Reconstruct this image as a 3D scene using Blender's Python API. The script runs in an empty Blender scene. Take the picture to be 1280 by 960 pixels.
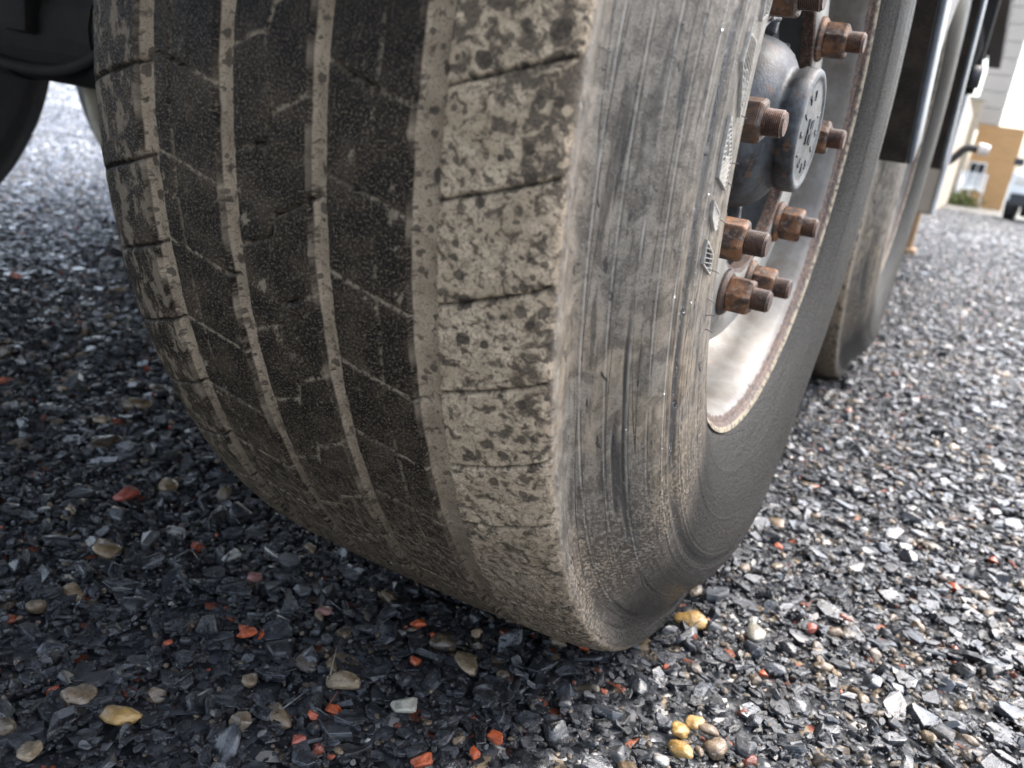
import bpy, bmesh, math, random
import numpy as np
from mathutils import Matrix, Vector, Euler, Quaternion, noise as mnoise

random.seed(7)
RNG = np.random.default_rng(11)
SC = bpy.context.scene
COL = SC.collection
rad = math.radians

# ------------------------------------------------------------------ camera
CAM = Vector((0.3338, -0.8921, 0.4979))
YAW, PITCH, ROLL = 0.4499, -0.3095, 0.1485
cy_, sy_, cp_, sp_ = math.cos(YAW), math.sin(YAW), math.cos(PITCH), math.sin(PITCH)
FWD = Vector((-sy_ * cp_, cy_ * cp_, sp_))
R0 = Vector((cy_, sy_, 0)); U0 = R0.cross(FWD)
RGT = R0 * math.cos(ROLL) + U0 * math.sin(ROLL)
UPV = -R0 * math.sin(ROLL) + U0 * math.cos(ROLL)
cd = bpy.data.cameras.new('camera'); cam = bpy.data.objects.new('camera', cd); COL.objects.link(cam)
m = Matrix((RGT, UPV, -FWD)).transposed().to_4x4(); m.translation = CAM
cam.matrix_world = m
cd.sensor_width = 36; cd.lens = 30.15; cd.clip_start = 0.01; cd.clip_end = 800
cd.dof.use_dof = True; cd.dof.focus_distance = 0.64; cd.dof.aperture_fstop = 7.5
SC.camera = cam

# ------------------------------------------------------------------ light
SUN_EL, SUN_AZ = rad(60), rad(35)       # azimuth clockwise from +Y
w = bpy.data.worlds.new('World'); SC.world = w; w.use_nodes = True
nt = w.node_tree; nt.nodes.clear()
sky = nt.nodes.new('ShaderNodeTexSky'); sky.sky_type = 'NISHITA'; sky.sun_disc = False
sky.sun_elevation = SUN_EL; sky.sun_rotation = SUN_AZ; sky.dust_density = 4.0; sky.air_density = 1.0; sky.ozone_density = 1.0
hs = nt.nodes.new('ShaderNodeHueSaturation'); hs.inputs['Saturation'].default_value = 0.65
bg = nt.nodes.new('ShaderNodeBackground'); bg.inputs['Strength'].default_value = 0.15
wo = nt.nodes.new('ShaderNodeOutputWorld')
nt.links.new(sky.outputs[0], hs.inputs['Color']); nt.links.new(hs.outputs[0], bg.inputs[0]); nt.links.new(bg.outputs[0], wo.inputs[0])
sd = bpy.data.lights.new('sun', 'SUN'); sd.energy = 0.55; sd.angle = rad(35); sd.color = (1.0, 0.96, 0.9)
sun = bpy.data.objects.new('sun', sd); COL.objects.link(sun)
sdir = Vector((math.cos(SUN_EL) * math.sin(SUN_AZ), math.cos(SUN_EL) * math.cos(SUN_AZ), math.sin(SUN_EL)))
sun.rotation_euler = (-sdir).to_track_quat('-Z', 'Y').to_euler(); sun.location = (3, 0, 6)
SC.view_settings.view_transform = 'Standard'; SC.view_settings.look = 'None'
SC.view_settings.gamma = 1.0; SC.view_settings.use_curve_mapping = False
SC.view_settings.exposure = 2.35
SC.cycles.use_denoising = True
SC.cycles.max_bounces = 8

# ------------------------------------------------------------------ node helper
class NB:
    def __init__(s, name):
        s.m = bpy.data.materials.new(name); s.m.use_nodes = True
        s.t = s.m.node_tree; s.b = s.t.nodes['Principled BSDF']
    def put(s, sock, v):
        if v is None: return
        if isinstance(v, bpy.types.NodeSocket): s.t.links.new(v, sock)
        elif isinstance(v, (tuple, list)) and len(v) == 3 and sock.type == 'RGBA': sock.default_value = (*v, 1)
        else: sock.default_value = v
    def math(s, op, a, b=None, c=None, clamp=False):
        n = s.t.nodes.new('ShaderNodeMath'); n.operation = op; n.use_clamp = clamp
        s.put(n.inputs[0], a)
        if b is not None: s.put(n.inputs[1], b)
        if c is not None: s.put(n.inputs[2], c)
        return n.outputs[0]
    def add(s, a, b): return s.math('ADD', a, b)
    def sub(s, a, b): return s.math('SUBTRACT', a, b)
    def mul(s, a, b): return s.math('MULTIPLY', a, b)
    def mx(s, a, b): return s.math('MAXIMUM', a, b)
    def mn(s, a, b): return s.math('MINIMUM', a, b)
    def inv(s, a): return s.math('SUBTRACT', 1.0, a)
    def step(s, v, a, b, lo=0.0, hi=1.0):
        n = s.t.nodes.new('ShaderNodeMapRange'); n.interpolation_type = 'SMOOTHSTEP'
        s.put(n.inputs[0], v); s.put(n.inputs[1], a); s.put(n.inputs[2], b); s.put(n.inputs[3], lo); s.put(n.inputs[4], hi)
        return n.outputs[0]
    def mix(s, f, a, b):
        n = s.t.nodes.new('ShaderNodeMix'); n.data_type = 'RGBA'
        s.put(n.inputs[0], f); s.put(n.inputs[6], a); s.put(n.inputs[7], b); return n.outputs[2]
    def fmix(s, f, a, b):
        n = s.t.nodes.new('ShaderNodeMix'); n.data_type = 'FLOAT'
        s.put(n.inputs[0], f); s.put(n.inputs[2], a); s.put(n.inputs[3], b); return n.outputs[0]
    def attr(s, name, typ='GEOMETRY', out='Fac'):
        n = s.t.nodes.new('ShaderNodeAttribute'); n.attribute_name = name; n.attribute_type = typ; return n.outputs[out]
    def obj(s): return s.t.nodes.new('ShaderNodeTexCoord').outputs['Object']
    def uv(s): return s.t.nodes.new('ShaderNodeTexCoord').outputs['UV']
    def rnd(s): return s.t.nodes.new('ShaderNodeObjectInfo').outputs['Random']
    def xyz(s, v):
        n = s.t.nodes.new('ShaderNodeSeparateXYZ'); s.put(n.inputs[0], v); return n.outputs
    def vec(s, x, y, z=0.0):
        n = s.t.nodes.new('ShaderNodeCombineXYZ'); s.put(n.inputs[0], x); s.put(n.inputs[1], y); s.put(n.inputs[2], z); return n.outputs[0]
    def scale(s, v, k):
        n = s.t.nodes.new('ShaderNodeVectorMath'); n.operation = 'MULTIPLY'; s.put(n.inputs[0], v); n.inputs[1].default_value = k; return n.outputs[0]
    def vadd(s, v, k):
        n = s.t.nodes.new('ShaderNodeVectorMath'); n.operation = 'ADD'; s.put(n.inputs[0], v); s.put(n.inputs[1], k); return n.outputs[0]
    def noise(s, v, scale, detail=4, rough=0.55, dist=0.0, col=False):
        n = s.t.nodes.new('ShaderNodeTexNoise'); s.put(n.inputs['Vector'], v); n.inputs['Scale'].default_value = scale
        n.inputs['Detail'].default_value = detail; n.inputs['Roughness'].default_value = rough; n.inputs['Distortion'].default_value = dist
        return n.outputs[1 if col else 0]
    def vor(s, v, scale, feature='F1', rnd=1.0):
        n = s.t.nodes.new('ShaderNodeTexVoronoi'); n.feature = feature; s.put(n.inputs['Vector'], v)
        n.inputs['Scale'].default_value = scale; n.inputs['Randomness'].default_value = rnd; return n.outputs
    def bump(s, h, strength=0.5, dist=0.001, normal=None):
        n = s.t.nodes.new('ShaderNodeBump'); s.put(n.inputs['Height'], h); n.inputs['Strength'].default_value = strength
        n.inputs['Distance'].default_value = dist
        if normal is not None: s.put(n.inputs['Normal'], normal)
        return n.outputs[0]
    def out(s, col=None, rough=None, normal=None, metal=None, spec=None, coat=None):
        b = s.b.inputs
        for k, v in (('Base Color', col), ('Roughness', rough), ('Normal', normal), ('Metallic', metal), ('Specular IOR Level', spec), ('Coat Weight', coat)):
            if v is not None: s.put(b[k], v)
        return s.m

def drops(n, v, scale, size, keep):
    """round splash marks: 1 inside, 0 outside"""
    o = n.vor(v, scale)
    r = n.xyz(o['Color'])
    rr = n.mul(r[0], size)
    wob = n.mul(n.sub(n.noise(v, scale * 3.0, 2), 0.5), size * 0.9)
    on = n.math('GREATER_THAN', r[1], 1.0 - keep)
    return n.mul(n.step(n.add(o['Distance'], wob), n.add(rr, 0.025), rr), on)

# ------------------------------------------------------------------ materials
def mat_tyre():
    n = NB('muddy_rubber')
    uv = n.uv(); x, y, _ = n.xyz(uv)
    g, cut, side, scut, spill = n.attr('groove'), n.attr('cut'), n.attr('side'), n.attr('scut'), n.attr('spill')
    nb = n.noise(uv, 16, 3); nc = n.noise(uv, 38, 5, 0.6); nm = n.noise(uv, 125, 8, 0.66, 0.5)
    nf = n.noise(uv, 330, 4, 0.6, 0.8); ng_ = n.noise(uv, 640, 3, 0.65); nff = n.noise(uv, 1300, 2, 0.6)
    low = n.step(y, -0.66, -0.40)                       # splashed band towards the contact patch
    uvl = n.vec(n.sub(x, n.mul(y, 0.25)), n.mul(y, 0.45), 0.0)
    stre = n.add(n.mul(n.noise(uvl, 240, 7, 0.75), 0.6), n.mul(n.noise(n.vec(n.add(x, n.mul(y, 0.12)), n.mul(y, 0.7), 4.0), 750, 4, 0.7), 0.4))
    shR = n.step(x, 0.096, 0.102); shL = n.step(x, -0.112, -0.118)
    # outer shoulder: dried tan mud with soft dark spots
    mud = n.mix(n.step(nc, 0.3, 0.7), (0.36, 0.280, 0.188), (0.60, 0.480, 0.340))
    mud = n.mix(n.mul(n.step(ng_, 0.45, 0.62), 0.30), mud, (0.19, 0.147, 0.10))
    t0 = n.add(0.522, n.mul(n.sub(0.5, nb), 0.17))
    edge = n.mul(n.step(x, 0.136, 0.152), n.step(y, -0.60, -0.72))
    t0 = n.sub(t0, n.mul(n.mul(edge, n.step(nb, 0.35, 0.6)), 0.060))
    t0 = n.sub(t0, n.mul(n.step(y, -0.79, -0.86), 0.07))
    dk = n.mul(n.step(nm, n.sub(t0, 0.01), n.add(t0, 0.085)), 0.88)
    d1 = drops(n, uv, 58, 0.30, 0.70); d2 = drops(n, n.vadd(uv, (3.1, 1.7, 0)), 150, 0.32, 0.75); d3 = drops(n, n.vadd(uv, (1.1, 5.7, 0)), 88, 0.32, 0.60)
    worm = n.mul(n.step(n.math('ABSOLUTE', n.sub(n.noise(uv, 125, 3, 0.5, 1.2), 0.5)), 0.022, 0.006), n.step(nc, 0.42, 0.55))
    dk = n.mx(dk, n.mx(n.mul(worm, 0.55), n.mx(n.mul(n.step(nf, 0.56, 0.64), 0.6), n.mul(n.step(ng_, 0.60, 0.66), 0.5))))
    sh_d = n.mix(n.step(ng_, 0.42, 0.64), (0.030, 0.023, 0.017), (0.125, 0.096, 0.067))
    cR = n.mix(dk, mud, sh_d)
    # ribs: brown black worn rubber, granular, with scrapes
    rib = n.mix(n.step(nc, 0.40, 0.70), (0.011, 0.0085, 0.0065), (0.055, 0.041, 0.028))
    rib = n.mix(n.mul(n.step(ng_, 0.53, 0.62), 0.80), rib, (0.150, 0.118, 0.082))
    rib = n.mix(n.mul(n.step(ng_, 0.46, 0.36), 0.80), rib, (0.005, 0.0045, 0.004))
    rib = n.mix(n.mul(n.step(nff, 0.66, 0.71), 0.8), rib, (0.34, 0.29, 0.22))
    scrape = n.mul(n.step(n.noise(n.vec(n.add(x, n.mul(y, 0.5)), n.mul(y, 0.6), 0.0), 110, 7, 0.7), 0.585, 0.64), n.step(nb, 0.45, 0.6))
    rib = n.mix(n.mul(scrape, 0.75), rib, (0.27, 0.22, 0.16))
    rib = n.mix(n.step(y, -0.79, -0.87), rib, n.mix(0.6, rib, (0.008, 0.008, 0.009)))  # ribs darken towards the tread top: overhead shade put into the colour
    pal = n.mul(scut, n.step(n.noise(uv, 190, 4, 0.7), 0.42, 0.56))
    rib = n.mix(n.mul(pal, 0.78), rib, (0.33, 0.27, 0.195))
    # inner shoulder: in between
    lsh = n.step(n.noise(n.scale(uv, (1, 0.5, 1)), 95, 7, 0.7), 0.50, 0.57)
    cL = n.mix(n.mul(lsh, 0.85), rib, (0.19, 0.152, 0.110))
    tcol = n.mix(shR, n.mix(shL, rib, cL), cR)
    gcol = n.mix(n.step(nc, 0.3, 0.7), (0.27, 0.213, 0.150), (0.45, 0.362, 0.260))
    gcol = n.mix(n.mul(n.step(ng_, 0.50, 0.62), 0.55), gcol, (0.12, 0.093, 0.065))
    gcol = n.mix(n.mul(n.step(nm, 0.55, 0.62), 0.75), gcol, (0.075, 0.058, 0.042))
    ne = n.noise(n.scale(uv, (0.25, 1, 1)), 42, 2, 0.45)
    mg = n.step(n.add(n.mx(g, n.mul(spill, 0.46)), n.mul(n.sub(ne, 0.5), 0.55)), 0.40, 0.68)
    mg = n.mul(mg, n.inv(n.mul(n.mul(low, n.step(stre, 0.44, 0.54)), 0.75)))
    tcol = n.mix(mg, tcol, gcol)
    dr = n.mul(n.mx(n.mx(d1, n.mul(d3, 0.9)), n.mul(d2, 0.85)), n.inv(n.mul(low, 0.6)))
    dr = n.mul(dr, n.mx(shR, mg))
    tcol = n.mix(n.mul(dr, 0.86), tcol, n.mix(n.step(ng_, 0.4, 0.65), (0.040, 0.031, 0.024), (0.085, 0.066, 0.048)))
    spl = n.mix(n.step(stre, 0.485, 0.535), (0.024, 0.019, 0.014), (0.29, 0.23, 0.163))
    lowm = n.mul(low, n.fmix(shR, n.fmix(mg, 0.55, 0.50), 0.85))
    tcol = n.mix(n.mul(lowm, n.step(n.add(nm, n.mul(low, 0.35)), 0.42, 0.72)), tcol, spl)
    tcol = n.mix(n.mul(cut, 0.95), tcol, (0.003, 0.0025, 0.002))
    # sidewall
    st = n.noise(n.scale(uv, (1.0, 0.014, 1)), 620, 4, 0.6)
    st2 = n.noise(n.scale(uv, (1.0, 0.75, 1)), 70, 8, 0.72, 0.8)
    dust = n.mix(n.step(st2, 0.36, 0.64), (0.080, 0.069, 0.056), (0.205, 0.181, 0.148))
    grain = n.noise(uv, 760, 3, 0.65)
    dust = n.mix(n.mul(n.step(grain, 0.52, 0.66), 0.4), dust, (0.30, 0.28, 0.245))
    dust = n.mix(n.mul(n.step(grain, 0.48, 0.36), 0.55), dust, (0.035, 0.033, 0.030))
    tan = n.mul(n.step(n.noise(n.scale(uv, (1, 0.4, 1)), 20, 4), 0.40, 0.60), n.step(y, -0.86, -0.62))
    dust = n.mix(n.mul(tan, 0.75), dust, n.mix(n.step(st2, 0.36, 0.64), (0.115, 0.090, 0.062), (0.285, 0.228, 0.162)))
    lmask = n.step(n.noise(n.scale(uv, (1, 0.25, 1)), 30, 3), 0.42, 0.58)
    scr = n.mul(n.mul(n.step(st, 0.655, 0.68), lmask), 0.8)
    # long meandering dark cracks: contour lines of stretched noise
    def contour(v, sc, wd, det=0):
        return n.step(n.math('ABSOLUTE', n.sub(n.noise(v, sc, det, 0.5), 0.5)), wd, wd * 0.35)
    cv1 = n.vec(n.add(x, n.mul(y, 0.050)), n.mul(y, 0.020), 0.0); cv2 = n.vec(n.sub(x, n.mul(y, 0.020)), n.mul(y, 0.018), 3.3)
    cm = n.step(n.noise(n.scale(uv, (1, 0.3, 1)), 26, 3), 0.46, 0.54)
    crack = n.mx(n.mul(contour(cv1, 60, 0.010), cm), n.mul(contour(cv2, 105, 0.012), n.inv(cm)))
    crack = n.mul(crack, n.step(n.noise(uv, 300, 3), 0.3, 0.42))
    scuff = n.mul(n.step(x, 0.184, 0.170), n.step(n.noise(n.scale(uv, (1, 0.6, 1)), 300, 5, 0.7), 0.48, 0.56))
    scol = n.mix(n.mul(scuff, 0.22), dust, (0.36, 0.355, 0.345))
    dkb = n.mul(n.step(n.noise(n.scale(uv, (1, 0.3, 1)), 120, 6, 0.7), 0.55, 0.62), n.mul(n.step(x, 0.186, 0.174), 0.5))
    scol = n.mix(dkb, scol, (0.035, 0.032, 0.029))
    band = n.mul(n.step(n.noise(n.vec(n.add(x, n.mul(y, 0.03)), n.mul(y, 0.07), 6.0), 95, 5, 0.6), 0.53, 0.60), n.step(n.noise(n.scale(uv, (1, 0.5, 1)), 45, 3), 0.38, 0.55))
    scol = n.mix(n.mul(band, 0.62), scol, (0.030, 0.027, 0.023))
    brk = n.step(n.noise(n.scale(uv, (1, 0.3, 1)), 75, 4), 0.36, 0.52)
    for rr_, wd_ in ((.486, .0007), (.472, .0005), (.459, .0008), (.447, .0005), (.4335, .0007), (.4125, .0009), (.400, .0006)):
        ln = n.step(n.math('ABSOLUTE', n.sub(x, float(S_OF_R(rr_)))), wd_, wd_ * 0.3)
        scol = n.mix(n.mul(n.mul(ln, brk), 0.55), scol, (0.36, 0.345, 0.31))
        ln2 = n.step(n.math('ABSOLUTE', n.sub(x, float(S_OF_R(rr_)) + 0.0017)), 0.0007, 0.0002)
        scol = n.mix(n.mul(n.mul(ln2, brk), 0.75), scol, (0.020, 0.018, 0.016))
    scol = n.mix(scr, scol, (0.022, 0.021, 0.020))
    scol = n.mix(n.mul(crack, 0.85), scol, (0.012, 0.011, 0.010))
    wv = n.mul(n.sub(n.noise(uv, 60, 2), 0.5), 0.012)
    uvs = n.vec(n.add(n.sub(x, n.mul(y, 0.22)), wv), n.mul(y, 0.20), 0.0)
    sd1 = drops(n, uvs, 110, 0.17, 0.22); sd2 = drops(n, n.vadd(uvs, (1.1, 0.6, 0)), 260, 0.24, 0.30)
    sd3 = n.mul(drops(n, n.vadd(uv, (2.1, 0.6, 0)), 230, 0.20, 0.22), 0.9)
    sdm = n.mx(n.mx(sd1, sd2), sd3)
    scol = n.mix(n.mul(sdm, 0.88), scol, (0.024, 0.021, 0.019))
    chan = n.attr('channel')
    scol = n.mix(n.mul(chan, n.step(st2, 0.25, 0.5)), scol, (0.014, 0.015, 0.017))
    lowS = n.step(y, -0.66, -0.44)
    spS = n.noise(n.vec(n.sub(x, n.mul(y, 0.35)), n.mul(y, 0.42), 0.0), 400, 5, 0.72)
    scol = n.mix(n.mul(n.mul(lowS, 0.9), n.step(spS, 0.47, 0.53)), scol, (0.045, 0.038, 0.031))
    scol = n.mix(n.mul(n.mul(lowS, 0.8), n.step(spS, 0.42, 0.36)), scol, (0.30, 0.25, 0.19))
    wet = n.step(n.add(y, n.mul(n.sub(x, 0.2), 0.9)), -0.40, -0.26)
    ws = n.noise(uv, 420, 6, 0.75)
    wcol = n.mix(n.step(ws, 0.49, 0.57), (0.004, 0.004, 0.004), (0.050, 0.047, 0.042))
    wcol = n.mix(n.mul(n.step(n.noise(uv, 900, 2), 0.62, 0.68), 0.5), wcol, (0.18, 0.175, 0.165))
    scol = n.mix(n.mul(wet, 0.93), scol, wcol)
    scol = n.mix(n.mul(scut, side), scol, (0.016, 0.015, 0.014))
    col = n.mix(side, tcol, scol)
    wetS = n.mx(n.mx(scr, sdm), n.mx(chan, n.mx(crack, n.mul(wet, 0.75))))
    rT = n.fmix(n.mx(mg, n.mul(shR, n.inv(dk))), n.fmix(n.step(nf, 0.35, 0.65), 0.36, 0.66), 0.85)
    rT = n.fmix(dr, rT, 0.5)
    rS = n.fmix(wet, n.fmix(wetS, 0.52, 0.26), n.fmix(n.step(ws, 0.45, 0.6), 0.20, 0.55))
    hT = n.add(n.mul(mg, 0.4), n.add(n.mul(n.mul(shR, n.inv(dk)), 0.7), n.add(n.mul(nf, 0.5), n.mul(ng_, 1.1))))
    hS = n.add(n.mul(n.mx(scr, crack), -0.5), n.add(n.mul(n.fmix(wet, st2, ws), 0.6), n.add(n.mul(grain, 0.6), n.mul(sdm, -0.4))))
    nrm = n.bump(n.fmix(side, hT, n.mul(hS, n.fmix(wet, 0.55, 1.6))), 0.9, 0.0011)
    return n.out(col, n.fmix(side, rT, rS), nrm, spec=n.fmix(side, n.fmix(n.mx(mg, shR), 0.13, 0.22), n.fmix(wet, n.fmix(wetS, 0.2, 0.45), 0.10)))

def mat_rust(name, a=(0.145, 0.060, 0.026), b=(0.045, 0.024, 0.016), c=(0.24, 0.18, 0.14), sc=1.0, cover=0.62):
    n = NB(name); o = n.obj(); r = n.rnd(); o = n.vadd(o, n.vec(r, n.mul(r, 3.1), n.mul(r, 7.7)))
    a1 = n.noise(o, 90 * sc, 6, 0.65); a2 = n.noise(o, 260 * sc, 4, 0.6); a3 = n.noise(o, 1200 * sc, 2)
    col = n.mix(n.step(a1, 0.38, 0.62), b, a)
    col = n.mix(n.mul(n.step(a2, cover - .05, cover + 0.06), 0.6), col, c)
    col = n.mix(n.mul(n.step(a3, 0.5, 0.7), 0.4), col, (0.05, 0.02, 0.012))
    col = n.mix(n.mul(n.step(n.math('FRACT', n.mul(r, 13.7)), 0.15, 0.95), 0.72), col, n.mix(a1, (0.012, 0.010, 0.009), (0.075, 0.050, 0.036)))
    return n.out(col, n.fmix(a2, 0.35, 0.8), n.bump(n.add(n.mul(a2, 0.8), n.mul(a3, 0.4)), 0.9, 0.0012), spec=0.5)

def mat_rim():
    n = NB('white_wheel_paint'); o = n.obj(); x, y, z = n.xyz(o)
    rr = n.math('SQRT', n.add(n.mul(y, y), n.mul(z, z)))
    n1 = n.noise(o, 28, 6, 0.65); n2 = n.noise(o, 150, 5, 0.65)
    white = n.mix(n.step(n1, 0.35, 0.7), (0.225, 0.221, 0.208), (0.165, 0.158, 0.142))
    dirt = n.mul(n.step(n.add(n.mul(n1, 0.6), n.mul(n2, 0.4)), 0.50, 0.62), 0.55)
    white = n.mix(dirt, white, (0.105, 0.088, 0.066))
    white = n.mix(n.mul(n.step(n.add(rr, n.mul(n.sub(n1, 0.5), 0.05)), 0.262, 0.286), 0.6), white, (0.085, 0.068, 0.050))
    e = n.add(rr, n.mul(n.sub(n.noise(o, 60, 5, 0.6), 0.5), 0.009))
    rustm = n.mx(n.step(e, 0.2862, 0.2880), n.step(e, 0.147, 0.1435))
    rc = n.mix(n.step(n2, 0.4, 0.6), (0.028, 0.016, 0.012), (0.085, 0.045, 0.028))
    rc = n.mix(n.mul(n.step(n.noise(o, 420, 4), 0.56, 0.62), 0.5), rc, (0.22, 0.18, 0.15))
    col = n.mix(rustm, white, rc)
    lip = n.mul(n.step(rr, 0.2955, 0.2975), n.step(n2, 0.38, 0.55))
    col = n.mix(lip, col, (0.24, 0.205, 0.14))
    spot = drops(n, o, 60, 0.16, 0.25)
    col = n.mix(n.mul(spot, 0.6), col, (0.25, 0.13, 0.07))
    return n.out(col, n.fmix(rustm, 0.38, 0.65), n.bump(n.add(n.mul(n2, n.add(n.mul(rustm, 0.9), 0.12)), 0), 0.6, 0.0015), spec=0.5)

def mat_cast(name, base, alt, rust=0.25, rough=0.38, sc=1.0):
    n = NB(name); o = n.obj()
    a1 = n.noise(o, 40 * sc, 5, 0.6); a2 = n.noise(o, 300 * sc, 4, 0.65)
    col = n.mix(n.step(a1, 0.35, 0.65), base, alt)
    rm = n.mul(n.step(n.noise(n.vadd(o, (4, 2, 1)), 55 * sc, 6, 0.65), 0.66 - rust * 0.3, 0.72 - rust * 0.3), 0.7)
    col = n.mix(rm, col, (0.12, 0.06, 0.032))
    return n.out(col, n.fmix(a2, rough, rough + 0.3), n.bump(a2, 0.6, 0.0008), spec=0.5)

def mat_plain(name, a, b=None, rough=0.5, sc=20, bs=0.3, metal=0.0, bd=0.002):
    n = NB(name); o = n.obj(); b = b or tuple(c * 0.7 for c in a)
    a1 = n.noise(o, sc, 5, 0.6); a2 = n.noise(o, sc * 9, 4, 0.6)
    return n.out(n.mix(n.step(n.add(n.mul(a1, 0.6), n.mul(a2, 0.4)), 0.35, 0.65), a, b), n.fmix(a2, rough, min(1, rough + 0.2)), n.bump(a2, bs, bd), metal=metal)

def mat_stone():
    n = NB('wet_stone'); o = n.obj(); c = n.attr('stone_color', 'INSTANCER', 'Color')
    s1 = n.noise(o, 2.2, 5, 0.6); s2 = n.noise(o, 9, 4, 0.65); s3 = n.noise(o, 34, 3, 0.6)
    lay = n.noise(n.scale(o, (1, 1, 6)), 3, 4, 0.6)
    r = n.rnd()
    col = n.mix(n.step(s1, 0.35, 0.7), n.mix(0.45, c, (0.0, 0.0, 0.0)), n.mix(0.05, c, (0.55, 0.55, 0.55)))
    col = n.mix(n.mul(n.step(s2, 0.56, 0.7), 0.16), col, n.mix(0.5, c, (0.5, 0.47, 0.42)))
    h = n.add(n.mul(lay, 0.75), n.add(n.mul(s2, 0.35), n.mul(s3, 0.12)))
    rough = n.fmix(n.step(n.add(s2, n.mul(n.sub(r, 0.5), 0.5)), 0.35, 0.65), 0.11, 0.46)
    n.b.inputs['Coat Roughness'].default_value = 0.10
    return n.out(col, rough, n.bump(h, 0.8, 0.0025), spec=0.60, coat=0.36)

def mat_ground():
    n = NB('wet_gravel_ground'); o = n.obj(); x, y, z = n.xyz(o)
    v1 = n.vor(o, 75); v2 = n.vor(n.vadd(o, (5, 3, 0)), 34)
    c1 = n.xyz(v1['Color'])
    base = n.mix(n.step(c1[0], 0.2, 0.9), (0.014, 0.016, 0.019), (0.085, 0.09, 0.098))
    base = n.mix(n.mul(n.math('GREATER_THAN', c1[1], 0.90), 0.9), base, (0.22, 0.17, 0.11))
    base = n.mix(n.mul(n.math('GREATER_THAN', c1[2], 0.97), 0.9), base, (0.26, 0.07, 0.03))
    base = n.mix(n.mul(n.math('GREATER_THAN', c1[1], 0.975), 0.9), base, (0.42, 0.41, 0.38))
    base = n.mix(n.mul(n.step(x, -1.8, -3.0), 0.8), base, n.mix(c1[0], (0.22, 0.228, 0.24), (0.52, 0.53, 0.54)))  # paler past the trailer: bright sky sheen painted into the ground colour
    big = n.noise(o, 0.7, 5, 0.6)
    far = n.step(y, 7.5, 13.0)
    moss = n.mul(n.mul(far, n.step(n.noise(o, 1.3, 6, 0.65), 0.40, 0.60)), 0.75)
    base = n.mix(moss, base, (0.15, 0.135, 0.055))
    sand = n.mul(n.mul(far, n.step(big, 0.45, 0.6)), 0.6)
    base = n.mix(sand, base, (0.16, 0.145, 0.125))
    h = n.add(n.mul(n.inv(v1['Distance']), 0.5), n.mul(n.inv(v2['Distance']), 0.7))
    h = n.add(h, n.mul(c1[0], 0.5))
    rough = n.fmix(n.step(c1[2], 0.2, 0.8), 0.25, 0.6)
    return n.out(base, rough, n.bump(h, 0.9, 0.012), spec=0.5)

M = {}
M['tyre'] = None
M['rust'] = mat_rust('rusty_steel', (0.20, 0.085, 0.030), (0.030, 0.017, 0.012), (0.20, 0.16, 0.13), 0.8, 0.58)
M['rust_dark'] = mat_rust('dark_rusty_thread', (0.13, 0.062, 0.034), (0.042, 0.024, 0.018), (0.25, 0.21, 0.19))
M['rim'] = mat_rim()
M['cap'] = mat_cast('galvanised_hub_cap', (0.062, 0.070, 0.076), (0.014, 0.015, 0.017), 0.25, 0.34, 1.4)
M['hub'] = mat_cast('dark_cast_iron', (0.018, 0.018, 0.019), (0.05, 0.05, 0.052), 0.15, 0.38)
M['fin'] = mat_cast('grey_cast_fin', (0.16, 0.165, 0.165), (0.07, 0.07, 0.072), 0.1, 0.35)
M['chassis'] = mat_plain('black_chassis_paint', (0.007, 0.0068, 0.0065), (0.018, 0.015, 0.012), 0.75, 35, 0.6)
M['fender'] = mat_plain('black_plastic_guard', (0.014, 0.012, 0.010), (0.060, 0.046, 0.034), 0.65, 22, 0.6)
M['lip'] = mat_plain('grey_guard_edge', (0.14, 0.165, 0.19), (0.085, 0.10, 0.115), 0.30, 10, 0.15)
M['deck'] = mat_plain('brown_deck_boards', (0.05, 0.04, 0.032), (0.028, 0.024, 0.02), 0.7, 6)
M['beige'] = mat_plain('beige_paint', (0.47, 0.38, 0.28), (0.40, 0.32, 0.24), 0.5, 5)
M['ochre'] = mat_plain('ochre_weathered_paint', (0.34, 0.215, 0.105), (0.25, 0.16, 0.085), 0.6, 9)
M['white'] = mat_plain('white_paint', (0.78, 0.78, 0.76), (0.70, 0.70, 0.68), 0.35, 5, 0.1)
M['stone'] = mat_stone()
M['ground'] = mat_ground()
M['hose'] = mat_plain('cream_hose', (0.50, 0.46, 0.36), (0.36, 0.32, 0.25), 0.4, 30)
M['rubber'] = mat_plain('black_rubber', (0.022, 0.022, 0.024), (0.04, 0.04, 0.042), 0.45, 30)
_n = NB('water'); _n.b.inputs['Transmission Weight'].default_value = 1.0; _n.b.inputs['IOR'].default_value = 1.33
M['water'] = _n.out((0.95, 0.97, 1.0), 0.02)
_n = NB('clear_lens'); M['lens'] = _n.out(_n.mix(_n.noise(_n.obj(), 60), (0.75, 0.72, 0.66), (0.55, 0.50, 0.45)), 0.12)
_n = NB('dark_glass'); M['glass'] = _n.out((0.02, 0.025, 0.03), 0.06, spec=0.8)
def mat_brick(name, c1, c2, mortar, bw=0.225, bh=0.075):
    n = NB(name); o = n.obj(); x, y, z = n.xyz(o)
    b = n.t.nodes.new('ShaderNodeTexBrick'); n.put(b.inputs['Vector'], n.vec(n.add(x, y), z, 0.0))
    b.inputs['Scale'].default_value = 1.0; b.inputs['Brick Width'].default_value = bw; b.inputs['Row Height'].default_value = bh
    b.inputs['Mortar Size'].default_value = 0.008
    for k, c in (('Color1', c1), ('Color2', c2), ('Mortar', mortar)): b.inputs[k].default_value = (*c, 1)
    return n.out(b.outputs[0], 0.8, n.bump(n.inv(b.outputs[1]), 0.5, 0.006))
M['brick'] = mat_brick('orange_brick', (0.50, 0.27, 0.10), (0.43, 0.235, 0.09), (0.46, 0.33, 0.19))
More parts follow.
